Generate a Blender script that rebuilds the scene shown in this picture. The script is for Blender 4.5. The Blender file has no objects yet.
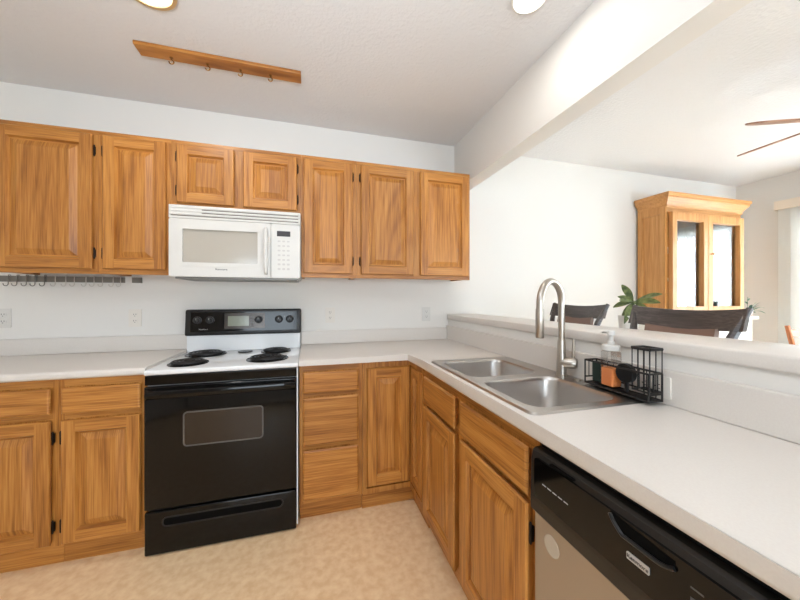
import bpy, bmesh, math, random
from mathutils import Vector, Matrix
random.seed(7)
PI = math.pi
sc = bpy.context.scene
C = sc.collection

# ---------------------------------------------------------------- camera, world, big lights, exposure
cam_d = bpy.data.cameras.new('camera')
cam = bpy.data.objects.new('camera', cam_d); C.objects.link(cam)
cam.location = (0.8145, -2.504, 1.3144)
cam.rotation_euler = (PI/2, 0, -0.2745)
cam_d.sensor_fit = 'HORIZONTAL'; cam_d.sensor_width = 36.0
cam_d.lens = 314.01*36/800
cam_d.shift_x = (400-397.81)/800
cam_d.shift_y = (297.58-300)/800
cam_d.clip_start = 0.02
sc.camera = cam

w = bpy.data.worlds.new('sky'); sc.world = w; w.use_nodes = True
bg = w.node_tree.nodes['Background']
bg.inputs[0].default_value = (0.86, 0.93, 1.0, 1); bg.inputs[1].default_value = 2.4

def area(name, loc, rot, sx, sy, power, col=(1, 1, 1), spread=None):
    l = bpy.data.lights.new(name, 'AREA'); l.shape = 'RECTANGLE'; l.size = sx; l.size_y = sy
    l.energy = power; l.color = col
    if spread: l.spread = spread
    o = bpy.data.objects.new(name, l); C.objects.link(o)
    o.location = loc; o.rotation_euler = rot
    return o
# daylight through the living-room window and the sliding door, plus an added fill behind the camera
area('daylight_living_window', (4.0, -5.72, 1.35), (math.radians(92), 0, 0), 2.9, 1.8, 38, (0.70, 0.85, 1.0))
area('daylight_living_ground', (4.0, -5.95, .15), (math.radians(128), 0, 0), 3.2, 1.2, 290, (0.76, 0.88, 1.0))
area('daylight_sliding_door', (5.98, -1.55, 1.15), (PI/2, 0, PI/2), 2.3, 2.1, 440, (0.84, 0.92, 1.0))
area('kitchen_fill', (0.5, -5.72, 1.45), (math.radians(86), 0, 0), 2.6, 1.7, 86, (0.76, 0.88, 1.0))  # added soft fill for the kitchen, no known window behind it
# flash bounced off the kitchen ceiling, above and behind the camera
area('bounced_flash', (0.5, -2.75, 1.80), (PI, 0, 0), 0.9, 0.9, 46, (0.80, 0.90, 1.0))

sc.view_settings.view_transform = 'Standard'; sc.view_settings.look = 'None'
sc.view_settings.gamma = 1.0; sc.view_settings.use_curve_mapping = False
sc.view_settings.exposure = 0.23

# ---------------------------------------------------------------- materials
def lin(r, g, b):
    f = lambda c: (c/255/12.92) if c/255 <= 0.04045 else ((c/255+0.055)/1.055)**2.4
    return (f(r), f(g), f(b), 1)
def mat(name, col, rough=0.5, metal=0.0, spec=0.5, noise=None, bump=None, coat=0.0, trans=0.0, emit=None, aniso=None):
    """noise = (scale, colour2, detail) mottles the base colour; bump = (scale, strength, distance)"""
    m = bpy.data.materials.new(name); m.use_nodes = True
    nt = m.node_tree; b = nt.nodes['Principled BSDF']
    b.inputs['Base Color'].default_value = col; b.inputs['Roughness'].default_value = rough
    b.inputs['Metallic'].default_value = metal; b.inputs['Specular IOR Level'].default_value = spec
    b.inputs['Coat Weight'].default_value = coat
    b.inputs['Coat Roughness'].default_value = 0.1
    b.inputs['Transmission Weight'].default_value = trans
    tc = nt.nodes.new('ShaderNodeTexCoord')
    if noise:
        n = nt.nodes.new('ShaderNodeTexNoise'); n.inputs['Scale'].default_value = noise[0]; n.inputs['Detail'].default_value = noise[2]
        nt.links.new(tc.outputs['Object'], n.inputs['Vector'])
        r = nt.nodes.new('ShaderNodeValToRGB'); r.color_ramp.elements[0].position = 0.35; r.color_ramp.elements[1].position = 0.68
        r.color_ramp.elements[0].color = col; r.color_ramp.elements[1].color = noise[1]
        nt.links.new(n.outputs['Fac'], r.inputs['Fac']); nt.links.new(r.outputs['Color'], b.inputs['Base Color'])
    if bump:
        n = nt.nodes.new('ShaderNodeTexNoise'); n.inputs['Scale'].default_value = bump[0]; n.inputs['Detail'].default_value = 3
        nt.links.new(tc.outputs['Object'], n.inputs['Vector'])
        if aniso:
            mp = nt.nodes.new('ShaderNodeMapping'); mp.inputs['Scale'].default_value = aniso
            nt.links.new(tc.outputs['Object'], mp.inputs['Vector']); nt.links.new(mp.outputs[0], n.inputs['Vector'])
        bp = nt.nodes.new('ShaderNodeBump'); bp.inputs['Strength'].default_value = bump[1]; bp.inputs['Distance'].default_value = bump[2]
        nt.links.new(n.outputs['Fac'], bp.inputs['Height']); nt.links.new(bp.outputs['Normal'], b.inputs['Normal'])
    if emit:
        b.inputs['Emission Color'].default_value = emit[0]; b.inputs['Emission Strength'].default_value = emit[1]
    return m

def wood(name, axis, dark, mid, light, rough=0.38, wave=22.0, deep=.12):
    """fine straight pores with faint cathedral figure, running along axis 0/1/2 of the thing"""
    m = bpy.data.materials.new(name); m.use_nodes = True
    nt = m.node_tree; L = nt.links; N = nt.nodes.new; b = nt.nodes['Principled BSDF']
    tc = N('ShaderNodeTexCoord'); oi = N('ShaderNodeObjectInfo')
    off = N('ShaderNodeVectorMath'); off.operation = 'SCALE'; off.inputs[0].default_value = (7.3, 5.1, 9.7); L.new(oi.outputs['Random'], off.inputs['Scale'])
    add = N('ShaderNodeVectorMath'); add.operation = 'ADD'; L.new(tc.outputs['Object'], add.inputs[0]); L.new(off.outputs[0], add.inputs[1])
    def streak(along, scale, detail, dist=0.0):
        s = [1.0, deep, 1.0]; s[axis] = along
        mp = N('ShaderNodeMapping'); mp.inputs['Scale'].default_value = s; L.new(add.outputs[0], mp.inputs['Vector'])
        n = N('ShaderNodeTexNoise'); n.inputs['Scale'].default_value = scale; n.inputs['Detail'].default_value = detail
        n.inputs['Distortion'].default_value = dist; L.new(mp.outputs[0], n.inputs['Vector'])
        return n.outputs['Fac']
    def math_(op, a, b_, c=None):
        n = N('ShaderNodeMath'); n.operation = op
        for k, v in enumerate((a, b_, c)):
            if v is None: continue
            if isinstance(v, (int, float)): n.inputs[k].default_value = v
            else: L.new(v, n.inputs[k])
        return n.outputs[0]
    fig = math_('SINE', math_('MULTIPLY', streak(.10, 2.6, .6), wave*2*PI), 0)
    fig = math_('POWER', math_('MULTIPLY_ADD', fig, .5, .5), 2.2)
    pores = streak(.025, 230, 2.0); med = streak(.035, 52, 3.0, .3); wide = streak(.10, 9, 2.0)
    v = math_('SUBTRACT', math_('MULTIPLY_ADD', pores, .46, math_('MULTIPLY_ADD', med, .34, math_('MULTIPLY', wide, .20))), math_('MULTIPLY', fig, .07))
    r = N('ShaderNodeValToRGB'); e = r.color_ramp.elements
    e[0].position = 0.34; e[0].color = dark; e[1].position = 0.60; e[1].color = light
    x = e.new(0.48); x.color = mid
    L.new(v, r.inputs['Fac'])
    hs = N('ShaderNodeHueSaturation'); L.new(r.outputs['Color'], hs.inputs['Color'])
    L.new(math_('MULTIPLY_ADD', oi.outputs['Random'], .16, .92), hs.inputs['Value']); L.new(hs.outputs[0], b.inputs['Base Color'])
    b.inputs['Roughness'].default_value = rough
    bp = N('ShaderNodeBump'); bp.inputs['Strength'].default_value = 0.10; bp.inputs['Distance'].default_value = 0.001
    L.new(v, bp.inputs['Height']); L.new(bp.outputs['Normal'], b.inputs['Normal'])
    return m

OD, OM, OL = lin(140, 84, 31), lin(179, 117, 51), lin(197, 137, 67)
OAK_Z = wood('oak_upright_grain', 2, OD, OM, OL); OAK_X = wood('oak_level_grain', 0, OD, OM, OL)
PD, PM, PL = lin(176, 116, 58), lin(200, 142, 80), lin(212, 158, 98)
PINE_Z = wood('pine_upright_grain', 2, PD, PM, PL, 0.4, 16, 1.0); PINE_X = wood('pine_level_grain', 0, PD, PM, PL, 0.4, 16, 1.0)
ORANGE_WOOD = wood('orange_wood', 2, lin(170, 96, 52), lin(196, 118, 70), lin(210, 135, 85), 0.45, 16, 1.0)
DARK_WOOD = wood('dark_stained_wood', 1, lin(54, 48, 46), lin(74, 67, 64), lin(92, 84, 80), 0.3, 16, 1.0)
FAN_WOOD = wood('fan_blade_wood', 0, lin(120, 80, 58), lin(160, 118, 92), lin(190, 150, 125), 0.4, 16, 1.0)
WALL = mat('wall_paint', lin(229, 225, 219), 0.85, spec=0.2, bump=(90, 0.12, 0.002))
CEIL = mat('ceiling_paint', lin(230, 229, 229), 0.95, spec=0.1, bump=(55, 0.55, 0.006))
TRIMW = mat('white_trim', lin(238, 236, 230), 0.5)
FLOOR = mat('vinyl_floor', lin(231, 192, 146), 0.42, noise=(26, lin(246, 215, 174), 10), bump=(60, 0.05, 0.001))
LAM = mat('cream_laminate', lin(216, 208, 200), 0.38, noise=(220, lin(219, 212, 204), 3))
STEEL = mat('brushed_steel', lin(186, 182, 178), 0.3, 1.0, bump=(60, 0.03, 0.0006), aniso=(1, 40, 1))
NICKEL = mat('brushed_nickel', lin(186, 178, 168), 0.28, 1.0)
DWSTEEL = mat('dishwasher_steel', lin(178, 170, 160), 0.36, 0.85, bump=(40, 0.03, 0.0006), aniso=(40, 40, 1))
DWPLAST = mat('dishwasher_black_plastic', lin(26, 23, 21), 0.33)
BLACKGL = mat('black_gloss', lin(7, 6, 6), 0.08, spec=.34)
BLACKPL = mat('black_plastic', lin(20, 20, 21), 0.3)
BLACKMAT = mat('black_wire_coating', lin(22, 21, 21), 0.45)
RECESS_SHADE = mat('recess_shade_black', lin(3, 3, 3), 0.8, spec=.1)  # near-black that paints the shade of recesses onto flat plates
OVENWIN = mat('oven_window_glass', lin(38, 28, 22), 0.06)
GREYLINE = mat('grey_window_border', lin(84, 80, 77), 0.35)
DISPLAY = mat('range_display', lin(122, 124, 104), 0.2, coat=0.5)
BRONZEPANEL = mat('range_panel_centre', lin(62, 54, 48), 0.18, 0.4)
ENAMEL = mat('white_enamel', lin(232, 232, 232), 0.22, coat=0.2)
WHITEPL = mat('white_plastic', lin(216, 212, 206), 0.35)
MWWIN = mat('microwave_window', lin(178, 170, 158), 0.16, coat=0.4, noise=(500, lin(186, 178, 166), 2))
MWSLOT_SHADE = mat('vent_slot_shade_grey', lin(118, 108, 98), 0.6)  # grey that paints the shade inside the microwave vent slots
MWDISP = mat('microwave_display', lin(62, 58, 60), 0.2)
BUTTON = mat('keypad_grey', lin(196, 190, 186), 0.5)
COIL = mat('burner_coil', lin(52, 50, 50), 0.4, 0.6)
PAN = mat('black_drip_pan', lin(20, 20, 20), 0.22, 0.3)
HINGE = mat('antique_bronze', lin(46, 36, 30), 0.4, 0.8)
BRASSTRIM = mat('pale_brass_trim', lin(216, 188, 138), 0.4, 0.4)
BRASS = mat('brass', lin(150, 112, 66), 0.3, 1.0)
ALMOND = mat('almond_plastic', lin(229, 222, 212), 0.4)
SLOT = mat('outlet_slot', lin(70, 62, 56), 0.6)
GREYMET = mat('grey_metal', lin(128, 124, 118), 0.4, 0.7)
HOOKM = mat('pale_hook', lin(206, 200, 192), 0.35, 0.5)
LEATHER = mat('brown_leather', lin(126, 98, 84), 0.42, bump=(120, 0.2, 0.002))
LEAF = mat('leaf_green', lin(66, 82, 42), 0.4, noise=(30, lin(128, 138, 82), 3))
LEAFT = mat('leaf_teal', lin(70, 110, 98), 0.5, noise=(14, lin(120, 160, 130), 3))
POT = mat('white_ceramic', lin(236, 232, 226), 0.3)
PINKPOT = mat('pink_clay', lin(206, 150, 132), 0.6)
SOIL = mat('soil', lin(60, 44, 32), 0.9)
CLEAR = None
SOAP = mat('orange_soap', lin(255, 158, 92), 0.25, spec=0.6)
BRISTLE = mat('dark_bristle', lin(92, 92, 96), 0.4)
SPONGE = mat('dark_green_pad', lin(44, 58, 50), 0.9, bump=(150, 0.4, 0.003))
STICKER = mat('faded_sticker', lin(188, 176, 158), 0.5)
BADGE = mat('silver_badge', lin(196, 194, 190), 0.35, 0.3)
PRINT = mat('white_print', lin(190, 188, 184), 0.5)
INK = mat('dark_print', lin(60, 58, 58), 0.5)
LAMP = mat('lamp_lens', lin(255, 250, 235), 0.5, emit=((1.0, 0.95, 0.86, 1), 6.0))

def glass_mat(name, tint, gloss, rough=0.02):
    m = bpy.data.materials.new(name); m.use_nodes = True
    nt = m.node_tree; nt.nodes.remove(nt.nodes['Principled BSDF']); out = nt.nodes['Material Output']
    t = nt.nodes.new('ShaderNodeBsdfTransparent'); t.inputs[0].default_value = tint
    g = nt.nodes.new('ShaderNodeBsdfGlossy'); g.inputs['Roughness'].default_value = rough
    fr = nt.nodes.new('ShaderNodeFresnel'); fr.inputs[0].default_value = 1.5
    ma = nt.nodes.new('ShaderNodeMath'); ma.operation = 'MULTIPLY'; ma.inputs[1].default_value = gloss
    ma.use_clamp = True
    mx = nt.nodes.new('ShaderNodeMixShader')
    nt.links.new(fr.outputs[0], ma.inputs[0]); nt.links.new(ma.outputs[0], mx.inputs[0])
    nt.links.new(t.outputs[0], mx.inputs[1]); nt.links.new(g.outputs[0], mx.inputs[2]); nt.links.new(mx.outputs[0], out.inputs[0])
    return m
PANE = glass_mat('window_glass', (0.97, 0.98, 0.98, 1), 1.0)
HUTCHGLASS = glass_mat('hutch_glass', (0.94, 0.95, 0.96, 1), 3.2)
CLEAR = glass_mat('clear_plastic', (0.98, 0.98, 0.98, 1), 0.5)
def blind_mat():
    m = bpy.data.materials.new('white_blind_fabric'); m.use_nodes = True
    nt = m.node_tree; nt.nodes.remove(nt.nodes['Principled BSDF']); out = nt.nodes['Material Output']
    d = nt.nodes.new('ShaderNodeBsdfDiffuse'); d.inputs[0].default_value = (0.92, 0.92, 0.9, 1)
    t = nt.nodes.new('ShaderNodeBsdfTranslucent'); t.inputs[0].default_value = (0.92, 0.92, 0.9, 1)
    mx = nt.nodes.new('ShaderNodeMixShader'); mx.inputs[0].default_value = 0.75
    nt.links.new(d.outputs[0], mx.inputs[1]); nt.links.new(t.outputs[0], mx.inputs[2]); nt.links.new(mx.outputs[0], out.inputs[0])
    return m
BLIND = blind_mat()

# ---------------------------------------------------------------- builders
def obj(name, bm, m, parent=None, smooth=False):
    bmesh.ops.recalc_face_normals(bm, faces=bm.faces)
    me = bpy.data.meshes.new(name); bm.to_mesh(me); bm.free()
    o = bpy.data.objects.new(name, me); C.objects.link(o)
    for k in (m if isinstance(m, (list, tuple)) else [m]): me.materials.append(k)
    if smooth:
        for p in me.polygons: p.use_smooth = True
        me.set_sharp_from_angle(angle=math.radians(40))
    if parent: o.parent = parent
    return o
def tag(o, label, cat, group=None, kind=None):
    o['label'] = label; o['category'] = cat
    if group: o['group'] = group
    if kind: o['kind'] = kind
    return o
def thing(name, label, cat, loc=(0, 0, 0), rotz=0, group=None):
    o = bpy.data.objects.new(name, None); C.objects.link(o)
    o.location = loc; o.rotation_euler = (0, 0, rotz); o.empty_display_size = 0.05
    return tag(o, label, cat, group)
def struct(name, bm, m, parent=None, smooth=False):
    o = obj(name, bm, m, parent, smooth)
    if not parent: o['kind'] = 'structure'
    return o
def bx(bm, x0, x1, y0, y1, z0, z1, bev=0.0, seg=2, mi=0):
    r = bmesh.ops.create_cube(bm, size=1.0)
    vs = r['verts']
    for v in vs:
        v.co = Vector((x0+(v.co.x+.5)*(x1-x0), y0+(v.co.y+.5)*(y1-y0), z0+(v.co.z+.5)*(z1-z0)))
    fs = list({f for v in vs for f in v.link_faces})
    for f in fs: f.material_index = mi
    if bev > 0:
        es = list({e for v in vs for e in v.link_edges})
        bmesh.ops.bevel(bm, geom=es, offset=bev, segments=seg, affect='EDGES', profile=0.5, clamp_overlap=True)
    return bm
def box(*a, **k): return bx(bmesh.new(), *a, **k)
def tube(bm, pts, r, seg=10, caps=True, mi=0):
    pts = [Vector(p) for p in pts]; n = len(pts)
    rr = r if isinstance(r, (list, tuple)) else [r]*n
    tan = []
    for i in range(n):
        a = pts[max(i-1, 0)]; b = pts[min(i+1, n-1)]; tan.append((b-a).normalized())
    up = Vector((0, 0, 1)) if abs(tan[0].z) < 0.9 else Vector((1, 0, 0))
    u = tan[0].cross(up).normalized(); rings = []
    for i in range(n):
        u = (u-tan[i]*u.dot(tan[i])).normalized(); v = tan[i].cross(u)
        rings.append([bm.verts.new(pts[i]+(u*math.cos(2*PI*k/seg)+v*math.sin(2*PI*k/seg))*rr[i]) for k in range(seg)])
    for i in range(n-1):
        for k in range(seg):
            f = bm.faces.new((rings[i][k], rings[i][(k+1) % seg], rings[i+1][(k+1) % seg], rings[i+1][k])); f.material_index = mi
    if caps:
        for q in (rings[0][::-1], rings[-1]):
            f = bm.faces.new(q); f.material_index = mi
    return bm
def lathe(bm, prof, c=(0, 0, 0), seg=28, axis='z', mi=0):
    """prof: (radius, height) from bottom to top"""
    rings = []
    def P(x, y, z):
        p = {'z': (x, y, z), 'y': (x, z, y), 'x': (z, x, y)}[axis]
        return Vector(p)+Vector(c)
    for r, h in prof:
        if r < 1e-6: rings.append([bm.verts.new(P(0, 0, h))])
        else: rings.append([bm.verts.new(P(r*math.cos(2*PI*k/seg), r*math.sin(2*PI*k/seg), h)) for k in range(seg)])
    for a, b in zip(rings, rings[1:]):
        for k in range(seg):
            q = [a[k % len(a)], a[(k+1) % len(a)], b[(k+1) % len(b)], b[k % len(b)]]
            q = list(dict.fromkeys(q))
            if len(q) > 2:
                f = bm.faces.new(q); f.material_index = mi
    for e in (rings[0], rings[-1]):
        if len(e) > 1:
            f = bm.faces.new(e); f.material_index = mi
    return bm
def rrect(x0, x1, z0, z1, r, n=5):
    out = []
    for cx, cz, a0 in ((x1-r, z1-r, 0), (x0+r, z1-r, 90), (x0+r, z0+r, 180), (x1-r, z0+r, 270)):
        for k in range(n+1):
            a = math.radians(a0+90*k/n); out.append((cx+r*math.cos(a), cz+r*math.sin(a)))
    return out
def rplate(bm, x0, x1, z0, z1, r, yf, yb, mi=0, hole=None):
    """rounded plate in the xz plane from y=yf (front) to y=yb; hole=(x0,x1,z0,z1,r) makes it a ring"""
    o = rrect(x0, x1, z0, z1, r)
    n = len(o)
    A = [bm.verts.new((x, yf, z)) for x, z in o]; B = [bm.verts.new((x, yb, z)) for x, z in o]
    fs = [bm.faces.new((A[k], A[(k+1) % n], B[(k+1) % n], B[k])) for k in range(n)]
    if hole:
        h = rrect(*hole)
        D = [bm.verts.new((x, yf, z)) for x, z in h]; E = [bm.verts.new((x, yb, z)) for x, z in h]
        for k in range(n):
            j = (k+1) % n
            fs += [bm.faces.new((A[k], A[j], D[j], D[k])), bm.faces.new((B[k], B[j], E[j], E[k])), bm.faces.new((D[k], D[j], E[j], E[k]))]
    else:
        fs += [bm.faces.new(A), bm.faces.new(B)]
    for f in fs: f.material_index = mi
    return bm
def text_mesh(name, s, size, loc, rot, m, parent, align='CENTER', ext=0.0004):
    cu = bpy.data.curves.new(name, 'FONT'); cu.body = s; cu.size = size; cu.align_x = align; cu.align_y = 'CENTER'; cu.extrude = ext
    t = bpy.data.objects.new(name+'_curve', cu); C.objects.link(t)
    dg = bpy.context.evaluated_depsgraph_get()
    me = bpy.data.meshes.new_from_object(t.evaluated_get(dg))
    bpy.data.objects.remove(t)
    me.transform(Matrix.Translation(loc) @ rot.to_matrix().to_4x4())
    me.materials.clear(); me.materials.append(m)
    o = bpy.data.objects.new(name, me); C.objects.link(o); o.parent = parent
    return o
from mathutils import Euler
FRONT = Euler((PI/2, 0, 0))      # lettering that faces local -y

def cells(xs, ys, keep, z0, z1):
    """slab made of the kept cells of a grid, welded into one solid"""
    bm = bmesh.new(); V = {}
    def vv(i, j, k):
        if (i, j, k) not in V: V[(i, j, k)] = bm.verts.new((xs[i], ys[j], (z0, z1)[k]))
        return V[(i, j, k)]
    ok = lambda i, j: 0 <= i < len(xs)-1 and 0 <= j < len(ys)-1 and keep((xs[i]+xs[i+1])/2, (ys[j]+ys[j+1])/2)
    for i in range(len(xs)-1):
        for j in range(len(ys)-1):
            if not ok(i, j): continue
            for k in (0, 1): bm.faces.new([vv(i, j, k), vv(i+1, j, k), vv(i+1, j+1, k), vv(i, j+1, k)])
            for (di, dj), (a, b) in (((-1, 0), ((i, j), (i, j+1))), ((1, 0), ((i+1, j), (i+1, j+1))), ((0, -1), ((i, j), (i+1, j))), ((0, 1), ((i, j+1), (i+1, j+1)))):
                if not ok(i+di, j+dj): bm.faces.new([vv(*a, 0), vv(*b, 0), vv(*b, 1), vv(*a, 1)])
    return bm
def wall_with_hole(x0, x1, y0, y1, z0, z1, holes, along):
    """box wall with rectangular openings; along 'x' or 'y'; holes (a0,a1,z0,z1)"""
    us = sorted({(x0 if along == 'x' else y0), (x1 if along == 'x' else y1)} | {h[i] for h in holes for i in (0, 1)})
    zs = sorted({z0, z1} | {h[i] for h in holes for i in (2, 3)})
    keep = lambda u, z: not any(h[0] < u < h[1] and h[2] < z < h[3] for h in holes)
    t0, t1 = (y0, y1) if along == 'x' else (x0, x1)
    bm = cells(us, zs, keep, t0, t1)
    for v in bm.verts:
        u, z, t = v.co
        v.co = (u, t, z) if along == 'x' else (t, u, z)
    return bm

# ---------------------------------------------------------------- the room
HC = 2.633           # ceiling height
XR = 5.70            # right wall of the dining area
struct('floor', box(-2.2, XR+.2, -5.8, .15, -.12, 0), FLOOR)
struct('ceiling', box(-2.2, XR+.2, -5.8, .15, HC, HC+.12), CEIL)
struct('wall_back', box(-2.2, XR+.2, 0, .15, 0, HC), WALL)
struct('wall_left', box(-2.2, -2.05, -5.65, 0, 0, HC), WALL)
struct('wall_right', wall_with_hole(XR, XR+.15, -5.65, 0, 0, HC, [(-2.55, -.52, 0.03, 2.2)], 'y'), WALL)
struct('wall_front', wall_with_hole(-2.2, XR+.2, -5.65, -5.5, 0, HC, [(2.7, 5.3, .35, 2.2), (-.7, 1.7, .75, 2.2)], 'x'), WALL)
struct('beam', box(2.0326, 2.1473, -5.5, 0, 2.2416, HC), WALL)
struct('wall_bar', box(1.976, 2.10, -2.42, 0, 0, 1.124), WALL)
def win(name, x0, x1, z0, z1, y, nmull):
    fr = bmesh.new()
    for a, b, c, d in ((x0, x1, z0, z0+.06), (x0, x1, z1-.06, z1), (x0, x0+.06, z0, z1), (x1-.06, x1, z0, z1)): bx(fr, a, b, y-.10, y-.05, c, d)
    for k in range(nmull):
        xm = x0+(x1-x0)*(k+1)/(nmull+1); bx(fr, xm-.025, xm+.025, y-.10, y-.05, z0, z1)
    f = struct(name, fr, TRIMW)
    obj('pane', box(x0+.05, x1-.05, y-.08, y-.075, z0+.05, z1-.05), PANE, f)
win('window_1', 2.7, 5.3, .35, 2.2, -5.5, 2)
win('fill_window', -.7, 1.7, .75, 2.2, -5.5, 1)  # added, unseen opening that lets the kitchen fill in
fr = bmesh.new()
for a, b, c, d in ((-2.55, -.52, .03, .09), (-2.55, -.52, 2.13, 2.2), (-2.55, -2.48, .03, 2.2), (-.59, -.52, .03, 2.2), (-1.58, -1.50, .03, 2.2)): bx(fr, XR+.05, XR+.11, a, b, c, d)
d1 = struct('door_1', fr, TRIMW)
obj('pane', box(XR+.075, XR+.08, -2.5, -.57, .06, 2.16), PANE, d1)
bb = box(2.12, XR, -.014, 0, 0, .09); struct('baseboard_back', bb, TRIMW)

# ---------------------------------------------------------------- cabinet doors and drawers (local: x along, front towards -y, z up)
def panel_door(name, x0, x1, z0, z1, yb, parent, t=.019, fw=.058, mats=(OAK_Z, OAK_X), bev=True):
    """raised-panel door: stiles, rails, coved moulding and bevelled centre panel"""
    bm = bmesh.new(); yf = yb-t
    def ring(ins, y): return [bm.verts.new(p) for p in ((x0+ins, y, z0+ins), (x1-ins, y, z0+ins), (x1-ins, y, z1-ins), (x0+ins, y, z1-ins))]
    def join(a, b, mi=(1, 0, 1, 0)):
        for k in range(4):
            f = bm.faces.new((a[k], a[(k+1) % 4], b[(k+1) % 4], b[k])); f.material_index = mi[k]
    r0 = ring(.009, yb); r1 = ring(0, yf+.007); r2 = ring(.005, yf)
    bm.faces.new(r0); join(r0, r1); join(r1, r2)
    q = ring(fw, yf)
    i = .005
    a = r2; m = [bm.verts.new(p) for p in ((x0+fw, yf, z0+i), (x1-fw, yf, z0+i), (x1-fw, yf, z1-i), (x0+fw, yf, z1-i))]
    for f, k in (((a[0], m[0], q[0], q[3], m[3], a[3]), 0), ((m[1], a[1], a[2], m[2], q[2], q[1]), 0), ((m[0], m[1], q[1], q[0]), 1), ((q[3], q[2], m[2], m[3]), 1)):
        g = bm.faces.new(f); g.material_index = k
    s1 = ring(fw+.003, yf+.006); s2 = ring(fw+.008, yf+.015); s3 = ring(fw+.015, yf+.015); s4 = ring(fw+.046, yf+.002)
    join(q, s1); join(s1, s2); join(s2, s3); join(s3, s4, (0, 0, 0, 0))
    bm.faces.new(s4)
    return obj(name, bm, list(mats), parent)
def drawer_front(name, x0, x1, z0, z1, yb, parent, t=.021, m=OAK_X):
    bm = bmesh.new(); yf = yb-t
    def ring(ins, y): return [bm.verts.new(p) for p in ((x0+ins, y, z0+ins), (x1-ins, y, z0+ins), (x1-ins, y, z1-ins), (x0+ins, y, z1-ins))]
    R = [ring(.015, yb), ring(0, yf+.008), ring(.004, yf+.003), ring(.010, yf)]
    bm.faces.new(R[0]); bm.faces.new(R[-1])
    for a, b in zip(R, R[1:]):
        for k in range(4): bm.faces.new((a[k], a[(k+1) % 4], b[(k+1) % 4], b[k]))
    return obj(name, bm, m, parent)
def hinge(x, z, yf, parent, side):
    """exposed bronze hinge leaf on the face frame beside a door edge, knuckle at the door edge"""
    bm = bmesh.new()
    tube(bm, [(x, yf-.004, z-.026), (x, yf-.004, z+.026)], .0042, 8)
    bx(bm, min(x, x+side*.006), max(x, x+side*.006), yf-.002, yf+.0045, z-.022, z+.022)
    lathe(bm, [(0.0, -.034), (.003, -.031), (.0045, -.026)], (x, yf-.004, z), 8)
    lathe(bm, [(.0045, .026), (.003, .031), (0.0, .034)], (x, yf-.004, z), 8)
    return obj('hinge', bm, HINGE, parent)
def hinges(door, x, z0, z1, yf, side, inset=.10):
    for z in (z0+inset, z1-inset): hinge(x+side*.0045, z, yf, door, side)

# ---------------------------------------------------------------- upper cabinets
UF = -.305
def upper(label, x0, x1, z0, z1, doors, hi=.09):
    t = thing('upper_cabinet', label, 'cabinet', (x0, 0, z0), 0, 'oak upper cabinets')
    W = x1-x0; H = z1-z0
    bm = bmesh.new()
    bx(bm, .001, .019, UF+.019, -.001, .006, H); bx(bm, W-.019, W-.001, UF+.019, -.001, .006, H)
    bx(bm, .019, W-.019, UF+.019, -.001, .018, .03); bx(bm, .019, W-.019, UF+.019, -.001, H-.014, H); bx(bm, .019, W-.019, -.012, -.001, .03, H-.014)
    obj('carcass', bm, OAK_Z, t)
    bm = bmesh.new()     # face frame
    dz0 = .028; dz1 = H-.026
    for za, zb, q in ((0, .028, 1), (.028, H-.026, 0), (H-.026, H, 1)): bx(bm, .0005, W-.0005, UF, UF+.018, za, zb, mi=q)
    obj('face_frame', bm, [OAK_Z, OAK_X], t)
    for a, b, hs in doors:
        d = panel_door('door', a-x0, b-x0, dz0, dz1, UF-.0005, t)
        if hs: hinges(d, (a if hs < 0 else b)-x0, dz0, dz1, UF, hs, hi)
    return t
upper('oak upper cabinet with single tall door at the far left end', -.83, -.348, 1.45, 2.271, [(-.806, -.372, 1)])
upper('oak upper cabinet with single tall door directly left of the microwave', -.348, .012, 1.45, 2.271, [(-.325, -.012, -1)])
upper('short two-door oak upper cabinet directly above the white microwave', .012, .762, 1.862, 2.271, [(.042, .358, -1), (.410, .735, 1)], .075)
upper('oak upper cabinet with narrow single door directly right of the microwave', .762, 1.132, 1.45, 2.271, [(.778, 1.103, 1)])
upper('two-door oak upper cabinet at the right end beside the open room', 1.132, 2.014, 1.45, 2.271, [(1.161, 1.552, -1), (1.602, 1.998, 0)])

# ---------------------------------------------------------------- base cabinets
BF = -.594           # face plane of the back run
def base(label, W, loc, rotz, depth, fronts, toe_ends=(0, 0)):
    fd = depth-.010
    t = thing('base_cabinet', label, 'cabinet', loc, rotz, 'oak base cabinets')
    bm = bmesh.new()
    bx(bm, .001, .018, -depth+.029, -.022, .105, .917); bx(bm, W-.018, W-.001, -depth+.029, -.022, .105, .917)
    bx(bm, .018, W-.018, -depth+.029, -.022, .105, .122); bx(bm, .018, W-.018, -.034, -.022, .122, .917); obj('carcass', bm, OAK_Z, t)
    bm = bmesh.new()
    for xa, xb_ in ((.0005, .022), (.022, W-.022), (W-.022, W-.0005)):
        if xa != .022: bx(bm, xa, xb_, -fd, -fd+.018, .105, .917)
        else:
            zz = [.105, .126]+[z for f in sorted(fronts, key=lambda f: f[3]) if f[1] < .1 for z in (f[3]+.001, f[4]-.001)][1:-1]+[.879, .917]
            for k in range(len(zz)-1): bx(bm, xa, xb_, -fd, -fd+.018, zz[k], zz[k+1], mi=(k+1) % 2)
    obj('face_frame', bm, [OAK_Z, OAK_X], t)
    bm = bmesh.new(); bx(bm, .001+toe_ends[0], W-.001-toe_ends[1], -depth+.044, -depth+.058, .0, .105); obj('toe_kick', bm, OAK_X, t)
    for f in fronts:
        if f[0] == 'drawer': drawer_front('drawer', f[1], f[2], f[3], f[4], -fd-.0005, t, .029)
        else:
            d = panel_door('door', f[1], f[2], f[3], f[4], -fd-.0005, t, .029)
            if len(f) > 5 and f[5]: hinges(d, f[1] if f[5] < 0 else f[2], f[3], f[4], -depth-.004, f[5], .085)
    return t
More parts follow.
